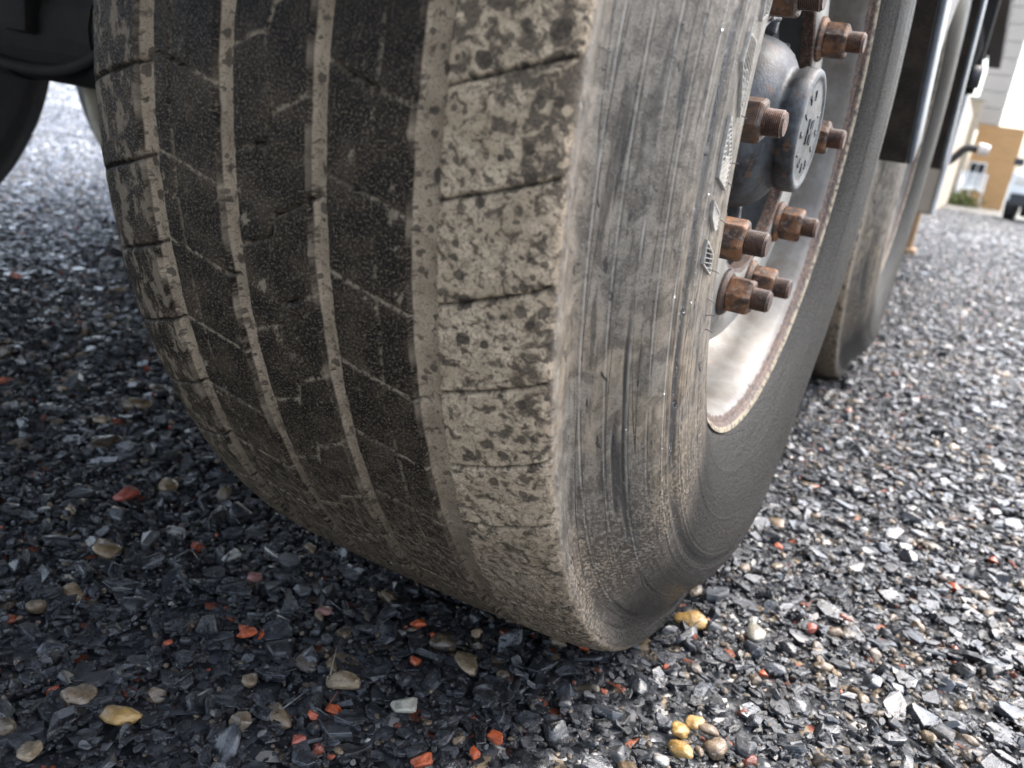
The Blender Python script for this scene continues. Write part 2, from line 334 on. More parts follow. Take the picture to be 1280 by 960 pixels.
M['tanbrick'] = mat_brick('tan_brick', (0.42, 0.33, 0.22), (0.36, 0.28, 0.19), (0.46, 0.40, 0.31))
M['clad'] = mat_plain('beige_cladding', (0.46, 0.41, 0.35), (0.42, 0.375, 0.32), 0.6, 1.2, 0.1)
M['leaf'] = mat_plain('shrub_leaf', (0.11, 0.12, 0.02), (0.07, 0.085, 0.02), 0.6, 8)

# ------------------------------------------------------------------ object helpers
def link(name, me, mat=None, parent=None, smooth=False):
    o = bpy.data.objects.new(name, me); COL.objects.link(o)
    if mat is not None and not me.materials: me.materials.append(mat)
    if parent is not None: o.parent = parent
    if smooth: me.polygons.foreach_set('use_smooth', [True] * len(me.polygons))
    return o
def bm_obj(name, bm, mat, parent=None, smooth=False):
    me = bpy.data.meshes.new(name); bm.to_mesh(me); bm.free(); return link(name, me, mat, parent, smooth)
def empty(name, loc=(0, 0, 0), parent=None):
    o = bpy.data.objects.new(name, None); COL.objects.link(o); o.location = loc; o.empty_display_size = 0.1
    if parent is not None: o.parent = parent
    return o
def tag(o, label=None, cat=None, group=None, kind=None):
    for k, v in (('label', label), ('category', cat), ('group', group), ('kind', kind)):
        if v: o[k] = v
    return o
def add_box(bm, lo, hi, bev=0.0, mat=None):
    c = [(a + b) / 2 for a, b in zip(lo, hi)]; s = [abs(b - a) for a, b in zip(lo, hi)]
    r = bmesh.ops.create_cube(bm, size=1.0, matrix=(mat or Matrix.Identity(4)) @ Matrix.Translation(c) @ Matrix.Diagonal((*s, 1)))
    if bev:
        es = {e for v in r['verts'] for e in v.link_edges}
        bmesh.ops.bevel(bm, geom=list(es), offset=bev, segments=2, affect='EDGES', profile=0.6)
    return r
def box(name, lo, hi, mat, parent=None, bev=0.0):
    bm = bmesh.new(); add_box(bm, lo, hi, bev); return bm_obj(name, bm, mat, parent)
def lathe_mesh(name, pts, n=96, closed=False, a0=0.0, a1=2 * math.pi):
    """profile (x,r) turned about the X axis"""
    full = abs(a1 - a0 - 2 * math.pi) < 1e-6
    k = n if full else n + 1; vs, fs = [], []
    for i in range(k):
        a = a0 + (a1 - a0) * i / n
        for x, r in pts: vs.append((x, r * math.sin(a), -r * math.cos(a)))
    L = len(pts)
    for i in range(n):
        j = (i + 1) % k
        for q in range(L if closed else L - 1):
            q2 = (q + 1) % L
            fs.append((i * L + q, i * L + q2, j * L + q2, j * L + q))
    me = bpy.data.meshes.new(name); me.from_pydata(vs, [], fs); me.validate()
    bm = bmesh.new(); bm.from_mesh(me); bmesh.ops.remove_doubles(bm, verts=bm.verts, dist=1e-6); bmesh.ops.recalc_face_normals(bm, faces=bm.faces); bm.to_mesh(me); bm.free()
    return me
def auto_smooth(o, ang=35):
    me = o.data; me.polygons.foreach_set('use_smooth', [True] * len(me.polygons))
    bm = bmesh.new(); bm.from_mesh(me)
    for e in bm.edges:
        if len(e.link_faces) == 2 and e.calc_face_angle(0) > rad(ang): e.smooth = False
    bm.to_mesh(me); bm.free(); return o
def lathe(name, pts, mat, parent=None, n=96, ang=35, **k):
    o = link(name, lathe_mesh(name, pts, n, **k), mat, parent); return auto_smooth(o, ang)
def tube(bm, pts, r, n=10, r2=None):
    pts = [Vector(p) for p in pts]; rings = []
    up = Vector((0.13, 0.31, 0.94))
    for i, p in enumerate(pts):
        d = (pts[min(i + 1, len(pts) - 1)] - pts[max(i - 1, 0)]).normalized()
        a = d.cross(up).normalized(); b = d.cross(a)
        rr = r if r2 is None else r + (r2 - r) * i / (len(pts) - 1)
        rings.append([bm.verts.new(p + (a * math.cos(t) + b * math.sin(t)) * rr) for t in [2 * math.pi * k / n for k in range(n)]])
    for A, B in zip(rings, rings[1:]):
        for k in range(n): bm.faces.new((A[k], A[(k + 1) % n], B[(k + 1) % n], B[k]))
    bm.faces.new(rings[0][::-1]); bm.faces.new(rings[-1])
def spline(pts, n):
    pts = np.array(pts, float); t = np.arange(len(pts)); P = np.vstack([2 * pts[0] - pts[1], pts, 2 * pts[-1] - pts[-2]])
    out = []
    for u in np.linspace(0, len(pts) - 1, n):
        i = min(int(u), len(pts) - 2); f = u - i; a, b, c, d = P[i], P[i + 1], P[i + 2], P[i + 3]
        out.append(0.5 * ((2 * b) + (c - a) * f + (2 * a - 5 * b + 4 * c - d) * f * f + (-a + 3 * b - 3 * c + d) * f ** 3))
    return np.array(out)

# ------------------------------------------------------------------ numpy noise
def vnoise(x, y, seed=0):
    xi = np.floor(x).astype(np.int64); yi = np.floor(y).astype(np.int64); xf = x - xi; yf = y - yi
    def h(a, b):
        k = (a * 374761393 + b * 668265263 + seed * 1442695041) & 0xFFFFFFFF
        k = ((k ^ (k >> 13)) * 1274126177) & 0xFFFFFFFF
        return ((k ^ (k >> 16)) & 0xFFFF) / 65535.0
    u = xf * xf * (3 - 2 * xf); v = yf * yf * (3 - 2 * yf)
    return (h(xi, yi) * (1 - u) + h(xi + 1, yi) * u) * (1 - v) + (h(xi, yi + 1) * (1 - u) + h(xi + 1, yi + 1) * u) * v
def fbm(x, y, seed=0, o=4):
    s = 0; a = 0.5
    for k in range(o): s = s + a * vnoise(x * 2 ** k, y * 2 ** k, seed + k * 17); a *= 0.5
    return s / (1 - 0.5 ** o)
def sstep(v, a, b):
    t = np.clip((v - a) / (b - a), 0, 1); return t * t * (3 - 2 * t)

# ------------------------------------------------------------------ tyre
RT, SQ = 0.53, 0.015; ZC = RT - SQ
HALF = [(0, .530), (.04, .5299), (.08, .529), (.12, .5273), (.1446, .5252), (.157, .5225), (.1636, .5185), (.1655, .513),
        (.1633, .503), (.1632, .492), (.172, .477), (.184, .460), (.1966, .440), (.2025, .415), (.2039, .385), (.2015, .358), (.1944, .335), (.184, .315), (.174, .302), (.166, .294), (.155, .288)]
_h = np.array(HALF)
def _prof():
    fine = []
    P = np.vstack([[-_h[1, 0], _h[1, 1]], _h, 2 * _h[-1] - _h[-2]])
    for i in range(len(_h) - 1):
        a, b, c, d = P[i], P[i + 1], P[i + 2], P[i + 3]
        for f in np.linspace(0, 1, 24, endpoint=False):
            fine.append(0.5 * ((2 * b) + (c - a) * f + (2 * a - 5 * b + 4 * c - d) * f * f + (-a + 3 * b - 3 * c + d) * f ** 3))
    fine.append(_h[-1]); fine = np.array(fine)
    s = np.concatenate([[0], np.cumsum(np.hypot(*np.diff(fine, axis=0).T))]); return fine, s
PF, PS = _prof()
SMAX = PS[-1]
def prof(s):
    a = np.abs(s); x = np.interp(a, PS, PF[:, 0]); r = np.interp(a, PS, PF[:, 1])
    e = 0.0015
    tx = np.interp(np.minimum(a + e, SMAX), PS, PF[:, 0]) - np.interp(np.maximum(a - e, 0), PS, PF[:, 0])
    tr = np.interp(np.minimum(a + e, SMAX), PS, PF[:, 1]) - np.interp(np.maximum(a - e, 0), PS, PF[:, 1])
    tr = np.where(a < e, 0, tr); L = np.hypot(tx, tr); sg = np.where(s < 0, -1.0, 1.0)
    return x * sg, r, -tr / L * sg, tx / L       # point, outward normal (x, r)
def s_of_r(r):                                   # outer sidewall
    m_ = PF[:, 1] < 0.512; return np.interp(-r, -PF[m_, 1], PS[m_])
GROOVES = [(-0.108, 0.0085), (-0.0428, 0.0070), (0.0236, 0.0066), (0.0915, 0.0088)]
PITCH_ = 0.0555
def seg_d(S, A, x0, x1, a0, k):
    t = np.mod(A - (a0 + (S - x0) * k) + PITCH_ / 2, PITCH_) - PITCH_ / 2
    d = np.abs(t) / math.sqrt(1 + k * k)
    out = np.maximum(x0 - S, S - x1); return np.where(out > 0, np.hypot(d, out), d)
CHAN_S = s_of_r(0.4215)
LETTERS = [([(-.883, .401), (-.881, .386), (-.860, .383), (-.826, .385), (-.863, .403)], 26, -0.5, [(-.860, .3955), (-.858, .3885), (-.838, .3885)]),
    ([(-.826, .403), (-.802, .404), (-.782, .403), (-.770, .385), (-.793, .385)], 26, 0.5, [(-.815, .4005), (-.796, .3995), (-.797, .3935)]),
    ([(-.765, .404), (-.752, .402), (-.740, .394), (-.740, .388), (-.751, .388)], 12, 0.4, None),
    ([(-.735, .404), (-.716, .404), (-.700, .388), (-.718, .388)], 14, -0.5, None),
    ([(-.920, .391), (-.920, .378), (-.905, .378), (-.897, .385)], 10, -0.4, None)]
def in_poly(A, Rr, pg):
    c = np.zeros(A.shape, bool)
    for (x1, y1), (x2, y2) in zip(pg, pg[1:] + pg[:1]):
        if y1 == y2: continue
        c ^= ((y1 > Rr) != (y2 > Rr)) & (A < (x2 - x1) * (Rr - y1) / (y2 - y1) + x1)
    return c
def tyre_fields(S, A):
    wob = (fbm(S * 40, A * 60, 3) - 0.5)
    g = np.zeros_like(S)
    for xc, hw in GROOVES:
        d = np.abs(S - xc + wob * 0.002) - hw
        g = np.maximum(g, 1 - sstep(d, -0.0026, 0.0008))
    cut = np.zeros_like(S); scut = np.zeros_like(S); spill = np.zeros_like(S)
    for xc, hw in GROOVES: spill = np.maximum(spill, np.exp(-(np.maximum(np.abs(S - xc + wob * .002 + .0012) - hw, 0) / 0.0032)))
    core = sstep(fbm(S * 22, A * 22, 91, 2), 0.50, 0.62)
    def puts(d):
        nonlocal cut, scut
        scut = np.maximum(scut, np.exp(-(d / 0.00115) ** 2)); cut = np.maximum(cut, core * 0.9 * np.exp(-((d - .0002) / 0.0008) ** 2))
    def put(d, wd, amt=1.0):
        nonlocal cut; cut = np.maximum(cut, amt * np.exp(-(d / wd) ** 2))
    w1 = wob * 0.003
    put(seg_d(S, A + w1, 0.099, 0.1635, -0.7645, -0.33), 0.00095)
    put(seg_d(S, A + w1, -0.1635, -0.110, -0.738, -0.33), 0.0011)
    puts(seg_d(S, A + w1, 0.028, 0.088, -0.770, 0.30))
    puts(seg_d(S, A + w1, -0.103, -0.046, -0.763, 0.26))
    for (xa, ya), (xb, yb) in (((-.040, -.7135), (-.012, -.724)), ((-.012, -.724), (-.008, -.738)), ((-.008, -.738), (.021, -.753))):
        puts(seg_d(S, A + w1, xa, xb, ya, (yb - ya) / (xb - xa)))
    fine_ = np.maximum(np.exp(-((S - 0.0615 - wob * .002) / .0009) ** 2), np.exp(-((S + 0.086 - wob * .002) / .0009) ** 2))
    scut = np.maximum(scut, 0.75 * fine_ * sstep(fbm(S * 30, A * 30, 13, 2), .35, .5))
    disp = -0.0060 * g - 0.0030 * cut - 0.0008 * fine_ - 0.0007 * scut
    tread = 1 - sstep(np.abs(S), 0.163, 0.169)
    low = sstep(A, -0.66, -0.42)
    disp += tread * (1 - g) * (0.0006 * (fbm(S * 220, A * 220, 9, 3) - 0.5) + 0.0010 * (fbm(S * 60, A * 60, 5, 3) - 0.5))
    sh = sstep(S, 0.10, 0.104) * tread
    disp += sh * 0.0009 * (fbm(S * 120, A * 120, 31, 4) - 0.4)
    disp += -0.004 * np.exp(-((np.abs(S) - 0.155) / 0.012) ** 2) * 0.3 * fbm(S * 10, A * 18, 77, 2)
    # side wall ridges and lines
    side = sstep(S, 0.1645, 0.1705)
    for r_, a_, w_ in ((.486, .0008, .0007), (.472, .0007, .0006), (.459, .0009, .0007), (.447, .0006, .0005), (.4335, .0008, .0006), (.4275, .0008, .0005), (.4245, .0006, .0005), (.4125, .0010, .0006), (.4085, .0007, .0005), (.3785, .0008, .0006), (.362, .0007, .0007), (.349, .0006, .0006), (.336, .0010, .0008)):
        disp += a_ * 0.7 * np.exp(-((S - s_of_r(r_)) / w_) ** 2)
    chan = np.exp(-((S - CHAN_S) / 0.0042) ** 4) * side
    disp += -0.0012 * chan
    disp += side * 0.00006 * (fbm(S * 300, A * 22, 41, 3) - 0.5)
    disp += side * 0.0014 * (fbm(S * 30, A * 6, 43, 2) - 0.5)
    gouge = sstep(fbm(S * 130, (A + S * 0.35) * 4.2, 55, 3), 0.70, 0.78) * side * sstep(s_of_r(.405) - S, 0, .01)
    disp += -0.0012 * gouge
    lett = np.zeros_like(S)
    if S.ndim > 1:
        rr_ = np.interp(np.abs(S), PS, PF[:, 1])
        for pg, _n, _s, hole in LETTERS:
            k = in_poly(A, rr_, pg) & (S > 0)
            if hole: k &= ~in_poly(A, rr_, hole)
            lett = np.maximum(lett, k * 1.0)
    scut = np.where(S > 0.168, lett, scut)
    return disp, g, (cut, scut, spill), side, (np.maximum(chan * sstep(fbm(S * 100, A * 12, 5, 3), 0.3, 0.55), gouge * 0.8))
def tyre_surface(S, A, extra=0.0):
    x, r, nx, nr = prof(S)
    d, g, c, sd_, ch = tyre_fields(S, A)
    d = d + extra
    th = A / RT
    x = x + nx * d; r = r + nr * d
    bul = np.exp(-(th / rad(26)) ** 2) * np.exp(-((r - 0.43) / 0.06) ** 2) * 0.010
    x = x + np.sign(S) * bul
    y = r * np.sin(th); z = -r * np.cos(th)
    lim = -ZC + 0.001
    z = np.where(z < lim, lim + (z - lim) * 0.02, z)
    return np.stack([x, y, z], -1), g, c, sd_, ch
S_OF_R = s_of_r
M['tyre'] = mat_tyre()
def tyre_mesh(name, svals, avals):
    S, A = np.meshgrid(svals, avals, indexing='ij'); ns, na = S.shape
    P, g, c, sd_, ch = tyre_surface(S, A)
    co = P.reshape(-1, 3)
    i, j = np.meshgrid(np.arange(ns - 1), np.arange(na - 1), indexing='ij')
    f = np.stack([i * na + j, i * na + j + 1, (i + 1) * na + j + 1, (i + 1) * na + j], -1).reshape(-1, 4)
    me = bpy.data.meshes.new(name); me.vertices.add(len(co)); me.vertices.foreach_set('co', co.astype(np.float32).ravel())
    me.loops.add(f.size); me.loops.foreach_set('vertex_index', f.astype(np.int32).ravel())
    me.polygons.add(len(f)); me.polygons.foreach_set('loop_start', np.arange(0, f.size, 4, dtype=np.int32))
    me.polygons.foreach_set('use_smooth', np.ones(len(f), bool))
    for nm_, v in (('groove', g), ('cut', c[0]), ('scut', c[1]), ('spill', c[2]), ('side', sd_), ('channel', ch)):
        at = me.attributes.new(nm_, 'FLOAT', 'POINT'); at.data.foreach_set('value', v.astype(np.float32).ravel())
    uvl = me.uv_layers.new(name='UVMap'); fl = f.ravel()
    uvl.data.foreach_set('uv', np.stack([S.ravel()[fl], A.ravel()[fl]], -1).astype(np.float32).ravel())
    me.update(); me.validate(); me.materials.append(M['tyre']); return me
FULL = math.pi * RT
s_in = np.linspace(-SMAX, -0.169, 26)[:-1]
s_tr = np.arange(-0.169, 0.1662, 0.00105)
s_out = np.arange(0.1662, s_of_r(0.37), 0.0011); s_out2 = np.linspace(s_of_r(0.37), SMAX, 40)[1:]
a_fine = np.concatenate([np.linspace(-1.05, -0.925, 24)[:-1], np.arange(-0.925, -0.42, 0.00105), np.arange(-0.42, -0.12, 0.0020)])
a_rest = np.linspace(-0.12, FULL, 230); a_back = np.linspace(-FULL, -1.05, 60)[:-1]
TY_FINE = tyre_mesh('tyre', np.concatenate([s_in, s_tr, s_out, s_out2]), np.concatenate([a_back, a_fine, a_rest[1:]]))
TY_LOW = tyre_mesh('tyre_plain', np.linspace(-SMAX, SMAX, 180), np.linspace(-FULL, FULL, 300))

TY_FAR = TY_LOW.copy(); TY_FAR.materials.clear(); TY_FAR.materials.append(M['rubber'])

# ------------------------------------------------------------------ wheel parts
RIM_P = [(.157, .2895), (.166, .2915), (.172, .2945), (.1755, .2985), (.1765, .3015), (.1745, .3020), (.1725, .2995), (.1690, .2925), (.1655, .2865), (.158, .2825), (.130, .2795), (.112, .2765), (.100, .2700), (.088, .2655), (.070, .2640)]
DISC_P = [(.070, .2655), (.078, .2610), (.088, .2535), (.100, .2435), (.112, .2330), (.124, .2235), (.133, .2150), (.1385, .2060), (.1410, .1985), (.1414, .190), (.1414, .1425), (.1400, .1408), (.1280, .1408), (.1270, .150), (.126, .19), (.11, .215), (.06, .255)]
def hexnut_mesh():
    bm = bmesh.new(); n = 6; R_ = .0188
    def ring(x, r, k=6, off=0): return [bm.verts.new((x, r * math.sin(2 * math.pi * (i + off) / k), r * math.cos(2 * math.pi * (i + off) / k))) for i in range(k)]
    # hexagon with chamfered ends
    secs = [(.0, R_ * .985), (.0022, R_), (.0205, R_), (.0232, R_ * .88)]
    rs = [ring(x, r) for x, r in secs]
    for A, B in zip(rs, rs[1:]):
        for i in range(6): bm.faces.new((A[i], A[(i + 1) % 6], B[(i + 1) % 6], B[i]))
    bm.faces.new(rs[0][::-1]); bm.faces.new(rs[-1])
    bmesh.ops.bevel(bm, geom=list(bm.edges), offset=.0007, segments=2, affect='EDGES')
    me = bpy.data.meshes.new('wheel_nut'); bm.to_mesh(me); bm.free(); me.materials.append(M['rust']); return me
NUT_ME = hexnut_mesh()
WASH_ME = lathe_mesh('washer', [(0, .010), (0, .0225), (.0012, .0232), (.003, .0230), (.0062, .0198), (.0066, .010)], 40); WASH_ME.materials.append(M['rust'])
_pts = [(-.004, .0105)]
_x = .0
while _x < .0445: _pts += [(_x, .0101), (_x + .00075, .0110)]; _x += .0015
_pts += [(.0452, .0098), (.0468, .0092), (.0470, .0)]
STUD_ME = lathe_mesh('stud_bolt', _pts, 28); STUD_ME.materials.append(M['rust_dark'])

def make_cap_parts(par):
    sp = [(.085, .0905), (.1085, .0905), (.1100, .0890), (.1115, .0845), (.1135, .0835), (.1280, .0800), (.1360, .0765), (.1425, .0715), (.1475, .0655),
          (.1500, .0610), (.1515, .0578), (.1535, .0560), (.1560, .0556), (.1585, .0560), (.1605, .0572), (.1625, .0582), (.1745, .0578), (.1768, .0562), (.1778, .0535), (.1776, .0500), (.1764, .0488), (.1762, .0440), (.1768, .0300), (.1775, .0)]
    lathe('hub_cap', sp, M['cap'], par, 96, 60)
    # embossed ring and emblem strokes on the cap face
    bm = bmesh.new()
    for k in range(11):
        a = rad(29 * k + 10); mt = Matrix.Rotation(a, 4, 'X'); q = .0335 + .002 * math.sin(k * 2.1)
        add_box(bm, (.1758, -.0011, q - .0045), (.1777, .0011, q + .005), .0005, mt)
        if k % 2: add_box(bm, (.1758, -.003, q + .002), (.1774, .0036, q + .0045), .0005, mt)
        if k % 3 == 0: add_box(bm, (.1758, -.0035, q - .004), (.1774, .001, q - .002), .0005, mt)
    for a_, b_, c_ in ((-.013, -.010, .012), (-.013, -.004, .0025), (-.001, .002, .011), (.006, .009, .012), (.004, .012, .0022)): add_box(bm, (.1762, a_, -c_), (.1786, b_, c_), .0006)
    bm_obj('emblem', bm, M['cap'], par, False)
def make_wheel(parent, x, y, flip=False, fine=False, detail=True):
    wl = empty('wheel', (x, y, ZC), parent)
    if flip: wl.rotation_euler = (0, 0, math.pi)
    link('tyre', TY_FINE if fine else TY_FAR if flip else TY_LOW, None, wl)
    lathe('rim', RIM_P, M['rim'], wl, 160, 50) if fine else link('rim', bpy.data.meshes['rim'], None, wl)
    lathe('wheel_disc', DISC_P, M['rim'], wl, 160, 40) if fine else link('wheel_disc', bpy.data.meshes['wheel_disc'], None, wl)
    if not detail: return wl
    if fine:
        lathe('hub', [(.0, .02), (.0, .128), (.100, .128), (.108, .124), (.112, .116), (.112, .098), (.104, .094), (.104, .085)], M['hub'], wl, 96, 40)
        bm = bmesh.new(); add_box(bm, (.085, -.0045, .088), (.121, .0045, .129), .003)
        fm = bpy.data.meshes.new('hub_fin'); bm.to_mesh(fm); bm.free(); fm.materials.append(M['fin'])
        for k in range(10): link('hub_fin', fm, None, wl).rotation_euler = (rad(36 * k + 23), 0, 0)
        for k in range(5):
            a = rad(72 * k + 58); c = Vector((.112, math.sin(a) * .106, -math.cos(a) * .106))
            o = lathe('hub_bolt', [(0, .0125), (.006, .0125), (.007, .0085), (.017, .0085), (.0185, .007), (.0185, 0)], M['fin'], wl, 24); o.location = c
        # ribbed brake casting seen between the cap and the disc
        bm = bmesh.new()
        for q in range(4):
            rr = .098 + q * .0085; aa = np.linspace(rad(178), rad(262), 26)
            tube(bm, [(.124 - q * .002, rr * math.sin(t), -rr * math.cos(t)) for t in aa], .0032, 8)
        bm_obj('hub_rings', bm, M['fin'], wl, True)['kind'] = 'stuff'
        make_cap_parts(wl)
    for k in range(10):
        a = rad(18 + 36 * k)
        c = Vector((.1414, .1675 * math.sin(a), -.1675 * math.cos(a)))
        o = link('washer', WASH_ME, None, wl); o.location = c
        o = link('wheel_nut', NUT_ME, None, wl); o.location = c + Vector((.0062, 0, 0)); o.rotation_euler = (random.uniform(0, 6.28) if fine else 0.3, 0, 0)
        o = link('stud_bolt', STUD_ME, None, wl); o.location = c + Vector((random.uniform(-.0015, .0015), 0, 0)); o.rotation_euler = (k * 0.7, 0, 0)
    return wl

trailer = empty('semi_trailer', (0, 0, 0))
tag(trailer, 'black semi-trailer on muddy worn tyres with white rusty rims and brown nuts', 'trailer')
W1 = make_wheel(trailer, 0, 0, fine=True)
for p_ in NUT_ME.polygons: p_.use_smooth = False
W2 = make_wheel(trailer, 0, 1.31, detail=False)
link('hub', bpy.data.meshes['hub'], None, W2)
TR = -1.845
W3 = make_wheel(trailer, TR, 0, flip=True, detail=False)
W4 = make_wheel(trailer, TR, 1.31, flip=True, detail=False)

# raised hatched letter fragments on the side wall
def patch_bars(name, poly, n, slope, hole=None, lift=0.0019):
    """poly: (arc, r) corners; hatching bars run across it"""
    bm = bmesh.new(); pa = np.array(poly)
    def inside(a, r, pg):
        c = False; k = len(pg)
        for i in range(k):
            (x1, y1), (x2, y2) = pg[i], pg[(i + 1) % k]
            if (y1 > r) != (y2 > r) and a < (x2 - x1) * (r - y1) / (y2 - y1) + x1: c = not c
        return c
    def P(a, r, h):
        S = np.array([float(s_of_r(r))]); p, *_ = tyre_surface(S, np.array([a]), h); return Vector(p[0])
    a0, a1 = pa[:, 0].min(), pa[:, 0].max(); r0, r1 = pa[:, 1].min(), pa[:, 1].max()
    def strip(path, wd):
        vs = []
        for i, (a, r) in enumerate(path):
            vs.append([bm.verts.new(P(a + da, r + dr_, h)) for da, dr_, h in ((-wd[0], -wd[1], .0), (-wd[0] * .6, -wd[1] * .6, lift), (wd[0] * .6, wd[1] * .6, lift), (wd[0], wd[1], .0))])
        for A, B in zip(vs, vs[1:]):
            for k in range(3): bm.faces.new((A[k], A[k + 1], B[k + 1], B[k]))
    for q in range(n + 8):
        base = a0 - .01 + (a1 - a0 + .02) * q / (n + 7)
        run = []
        for t in np.linspace(0, 1, 34):
            r = r0 + (r1 - r0) * t; a = base + slope * (r - r0)
            ok = inside(a, r, poly) and not (hole and inside(a, r, hole))
            if ok: run.append((a, r))
            elif len(run) > 1: strip(run[::2] + [run[-1]] if len(run) > 4 else run, (.00042, 0)); run = []
            else: run = []
        if len(run) > 1: strip(run[::2] + [run[-1]] if len(run) > 4 else run, (.00042, 0))
    for pg in ([poly] + ([hole] if hole else [])):
        for (x1, y1), (x2, y2) in zip(pg, pg[1:] + pg[:1]):
            L = math.hypot(x2 - x1, y2 - y1) + 1e-9; nx, ny = -(y2 - y1) / L * .0006, (x2 - x1) / L * .0006
            strip([(x1 + (x2 - x1) * t, y1 + (y2 - y1) * t) for t in np.linspace(0, 1, 7)], (nx, ny))
    return bm_obj(name, bm, M['letter'], W1)
_n = NB('grey_dusty_rubber'); M['letter'] = _n.out(_n.mix(_n.step(_n.noise(_n.obj(), 300, 4), .35, .65), (0.28, 0.265, 0.24), (0.40, 0.38, 0.345)), 0.5)
for pg_, n_, sl_, ho_ in LETTERS: patch_bars('raised_letter', pg_, n_ // 2, sl_, ho_)

# water beads and vent hairs on the side wall
def droplets():
    bm = bmesh.new()
    rl = [.500, .491, .486, .478, .472, .465, .459, .447, .4335, .421, .4215, .4185, .4125, .500, .505]
    for k in range(1500):
        r = random.choice(rl) + random.gauss(0, .0008); a = random.uniform(-.93, -.68) if random.random() < .9 else random.uniform(-.68, -.5)
        if random.random() < .12: r = random.uniform(.39, .51)
        if random.random() < .18: r = .4205 + random.gauss(0, .0022)
        sz = abs(random.gauss(0.00042, .00026)) + .00025
        if random.random() < .02: sz *= 1.8
        p, *_ = tyre_surface(np.array([float(s_of_r(r))]), np.array([a]), sz * .2)
        mt = Matrix.Translation(Vector(p[0])) @ Matrix.Rotation(a / RT, 4, 'X') @ Matrix.Diagonal((.7, 1.0, random.uniform(1, 1.7), 1))
        bmesh.ops.create_icosphere(bm, subdivisions=1, radius=sz, matrix=mt)
    o = bm_obj('water_drops', bm, M['water'], W1, True); o['kind'] = 'stuff'
    bm = bmesh.new()
    for a, r in ((-.828, .384), (-.776, .383), (-.745, .382), (-.70, .381), (-.672, .38), (-.655, .379), (-.64, .378), (-.848, .498), (-.79, .382)):
        b0 = Vector(tyre_surface(np.array([float(s_of_r(r))]), np.array([a]))[0][0])
        d = Vector((.0055, .001 * random.uniform(-2, 2), .0015 * random.uniform(-1, 1)))
        tube(bm, [b0, b0 + d * .5, b0 + d + Vector((0, 0, -.0006))], .00032, 5)
    bm_obj('vent_hairs', bm, M['rubber'], W1)['kind'] = 'stuff'
droplets()

# ------------------------------------------------------------------ trailer body
def lathe_tube(name, p0, p1, r, mat, par, n=24):
    bm = bmesh.new(); tube(bm, [p0, p1], r, n); return bm_obj(name, bm, mat, par)
for yy in (0, 1.31):
    o = lathe_tube('axle', (-.12, yy, ZC), (TR + .12, yy, ZC), .08, M['chassis'], trailer)
for yy in (0.0, 1.31):
    for xx in (-.48, -1.36):
        box('trailing_arm', (xx - .045, yy - .50, .60), (xx + .045, yy + .14, .70), M['chassis'], trailer, .01)
        bm = bmesh.new(); tube(bm, [(xx, yy + .22, .66), (xx, yy + .22, 1.0)], .13, 24); bm_obj('air_spring', bm, M['rubber'], trailer)
        bm = bmesh.new(); tube(bm, [(xx + .16, yy - .22, .60), (xx + .16, yy - .05, .60)], .075, 20); tube(bm, [(xx + .16, yy - .05, .60), (xx + .16, yy + .02, .60)], .055, 16)
        bm_obj('brake_chamber', bm, M['chassis'], trailer)
        bm = bmesh.new(); add_box(bm, (xx - .07, yy - .09, .43), (xx + .07, yy + .09, .60), .012); bm_obj('axle_clamp', bm, M['chassis'], trailer)
for xx in (-.48, -1.36): box('chassis_beam', (xx - .07, -3.0, .98), (xx + .07, 6.2, 1.32), M['chassis'], trailer, .01)
for k in range(10): box('cross_member', (-1.98, -2.65 + k * .95, 1.24), (.15, -2.57 + k * .95, 1.33), M['chassis'], trailer)
box('deck', (-2.06, -3.05, 1.335), (.235, 6.25, 1.40), M['deck'], trailer, .006)
box('side_rail', (.16, -3.05, 1.22), (.24, 6.25, 1.334), M['chassis'], trailer, .008)
# mudguards: flat top with angled ends and a curled outer edge
def guard(y0, rear):
    g_ = [(y0 - .40, 1.115), (y0 + .12, 1.115), (y0 + .26, 1.05), (y0 + .549, .726), (y0 + .755, .501)]
    th_ = .004; x0, x1 = -.19, .213
    bm = bmesh.new(); A = []
    sp = spline(rear + [(y0 - .1, 1.115), (y0 + .12, 1.112), (y0 + .24, 1.065), (y0 + .40, .893), g_[3], g_[4]], 60)
    for y, z in sp:
        A.append([bm.verts.new((x, y, z + dz)) for x, dz in ((x0, 0), (x1, 0), (x1, th_ + .002), (x0, th_ + .002))])
    for P_, Q_ in zip(A, A[1:]):
        for k in range(4): bm.faces.new((P_[k], P_[(k + 1) % 4], Q_[(k + 1) % 4], Q_[k]))
    bm.faces.new(A[0][::-1]); bm.faces.new(A[-1])
    mg_ = bm_obj('mudguard', bm, M['fender'], trailer, False)
    bm = bmesh.new()
    prof_ = [(0, 0), (.006, .001), (.0095, .005), (.0105, .011), (.0115, .062), (.0085, .070), (.0045, .0705), (.002, .062), (.002, .010)]
    B = []
    for i, (y, z) in enumerate(sp):
        d = sp[min(i + 1, len(sp) - 1)] - sp[max(i - 1, 0)]; d = d / np.hypot(*d); nn = (-d[1], d[0]) if d[0] * 1 > 0 else (-d[1], d[0])
        B.append([bm.verts.new((x1 + .0005 + px, y + nn[0] * pz, z + nn[1] * pz)) for px, pz in prof_])
    for P_, Q_ in zip(B, B[1:]):
        L = len(prof_)
        for k in range(L): bm.faces.new((P_[k], P_[(k + 1) % L], Q_[(k + 1) % L], Q_[k]))
    bm.faces.new(B[0][::-1]); bm.faces.new(B[-1])
    bmesh.ops.recalc_face_normals(bm, faces=bm.faces)
    bm_obj('mudguard_edge', bm, M['lip'], mg_, True)
guard(0.0, [(-.67, .66), (-.53, .85), (-.33, 1.04)]); guard(1.31, [(.91, 1.115)])
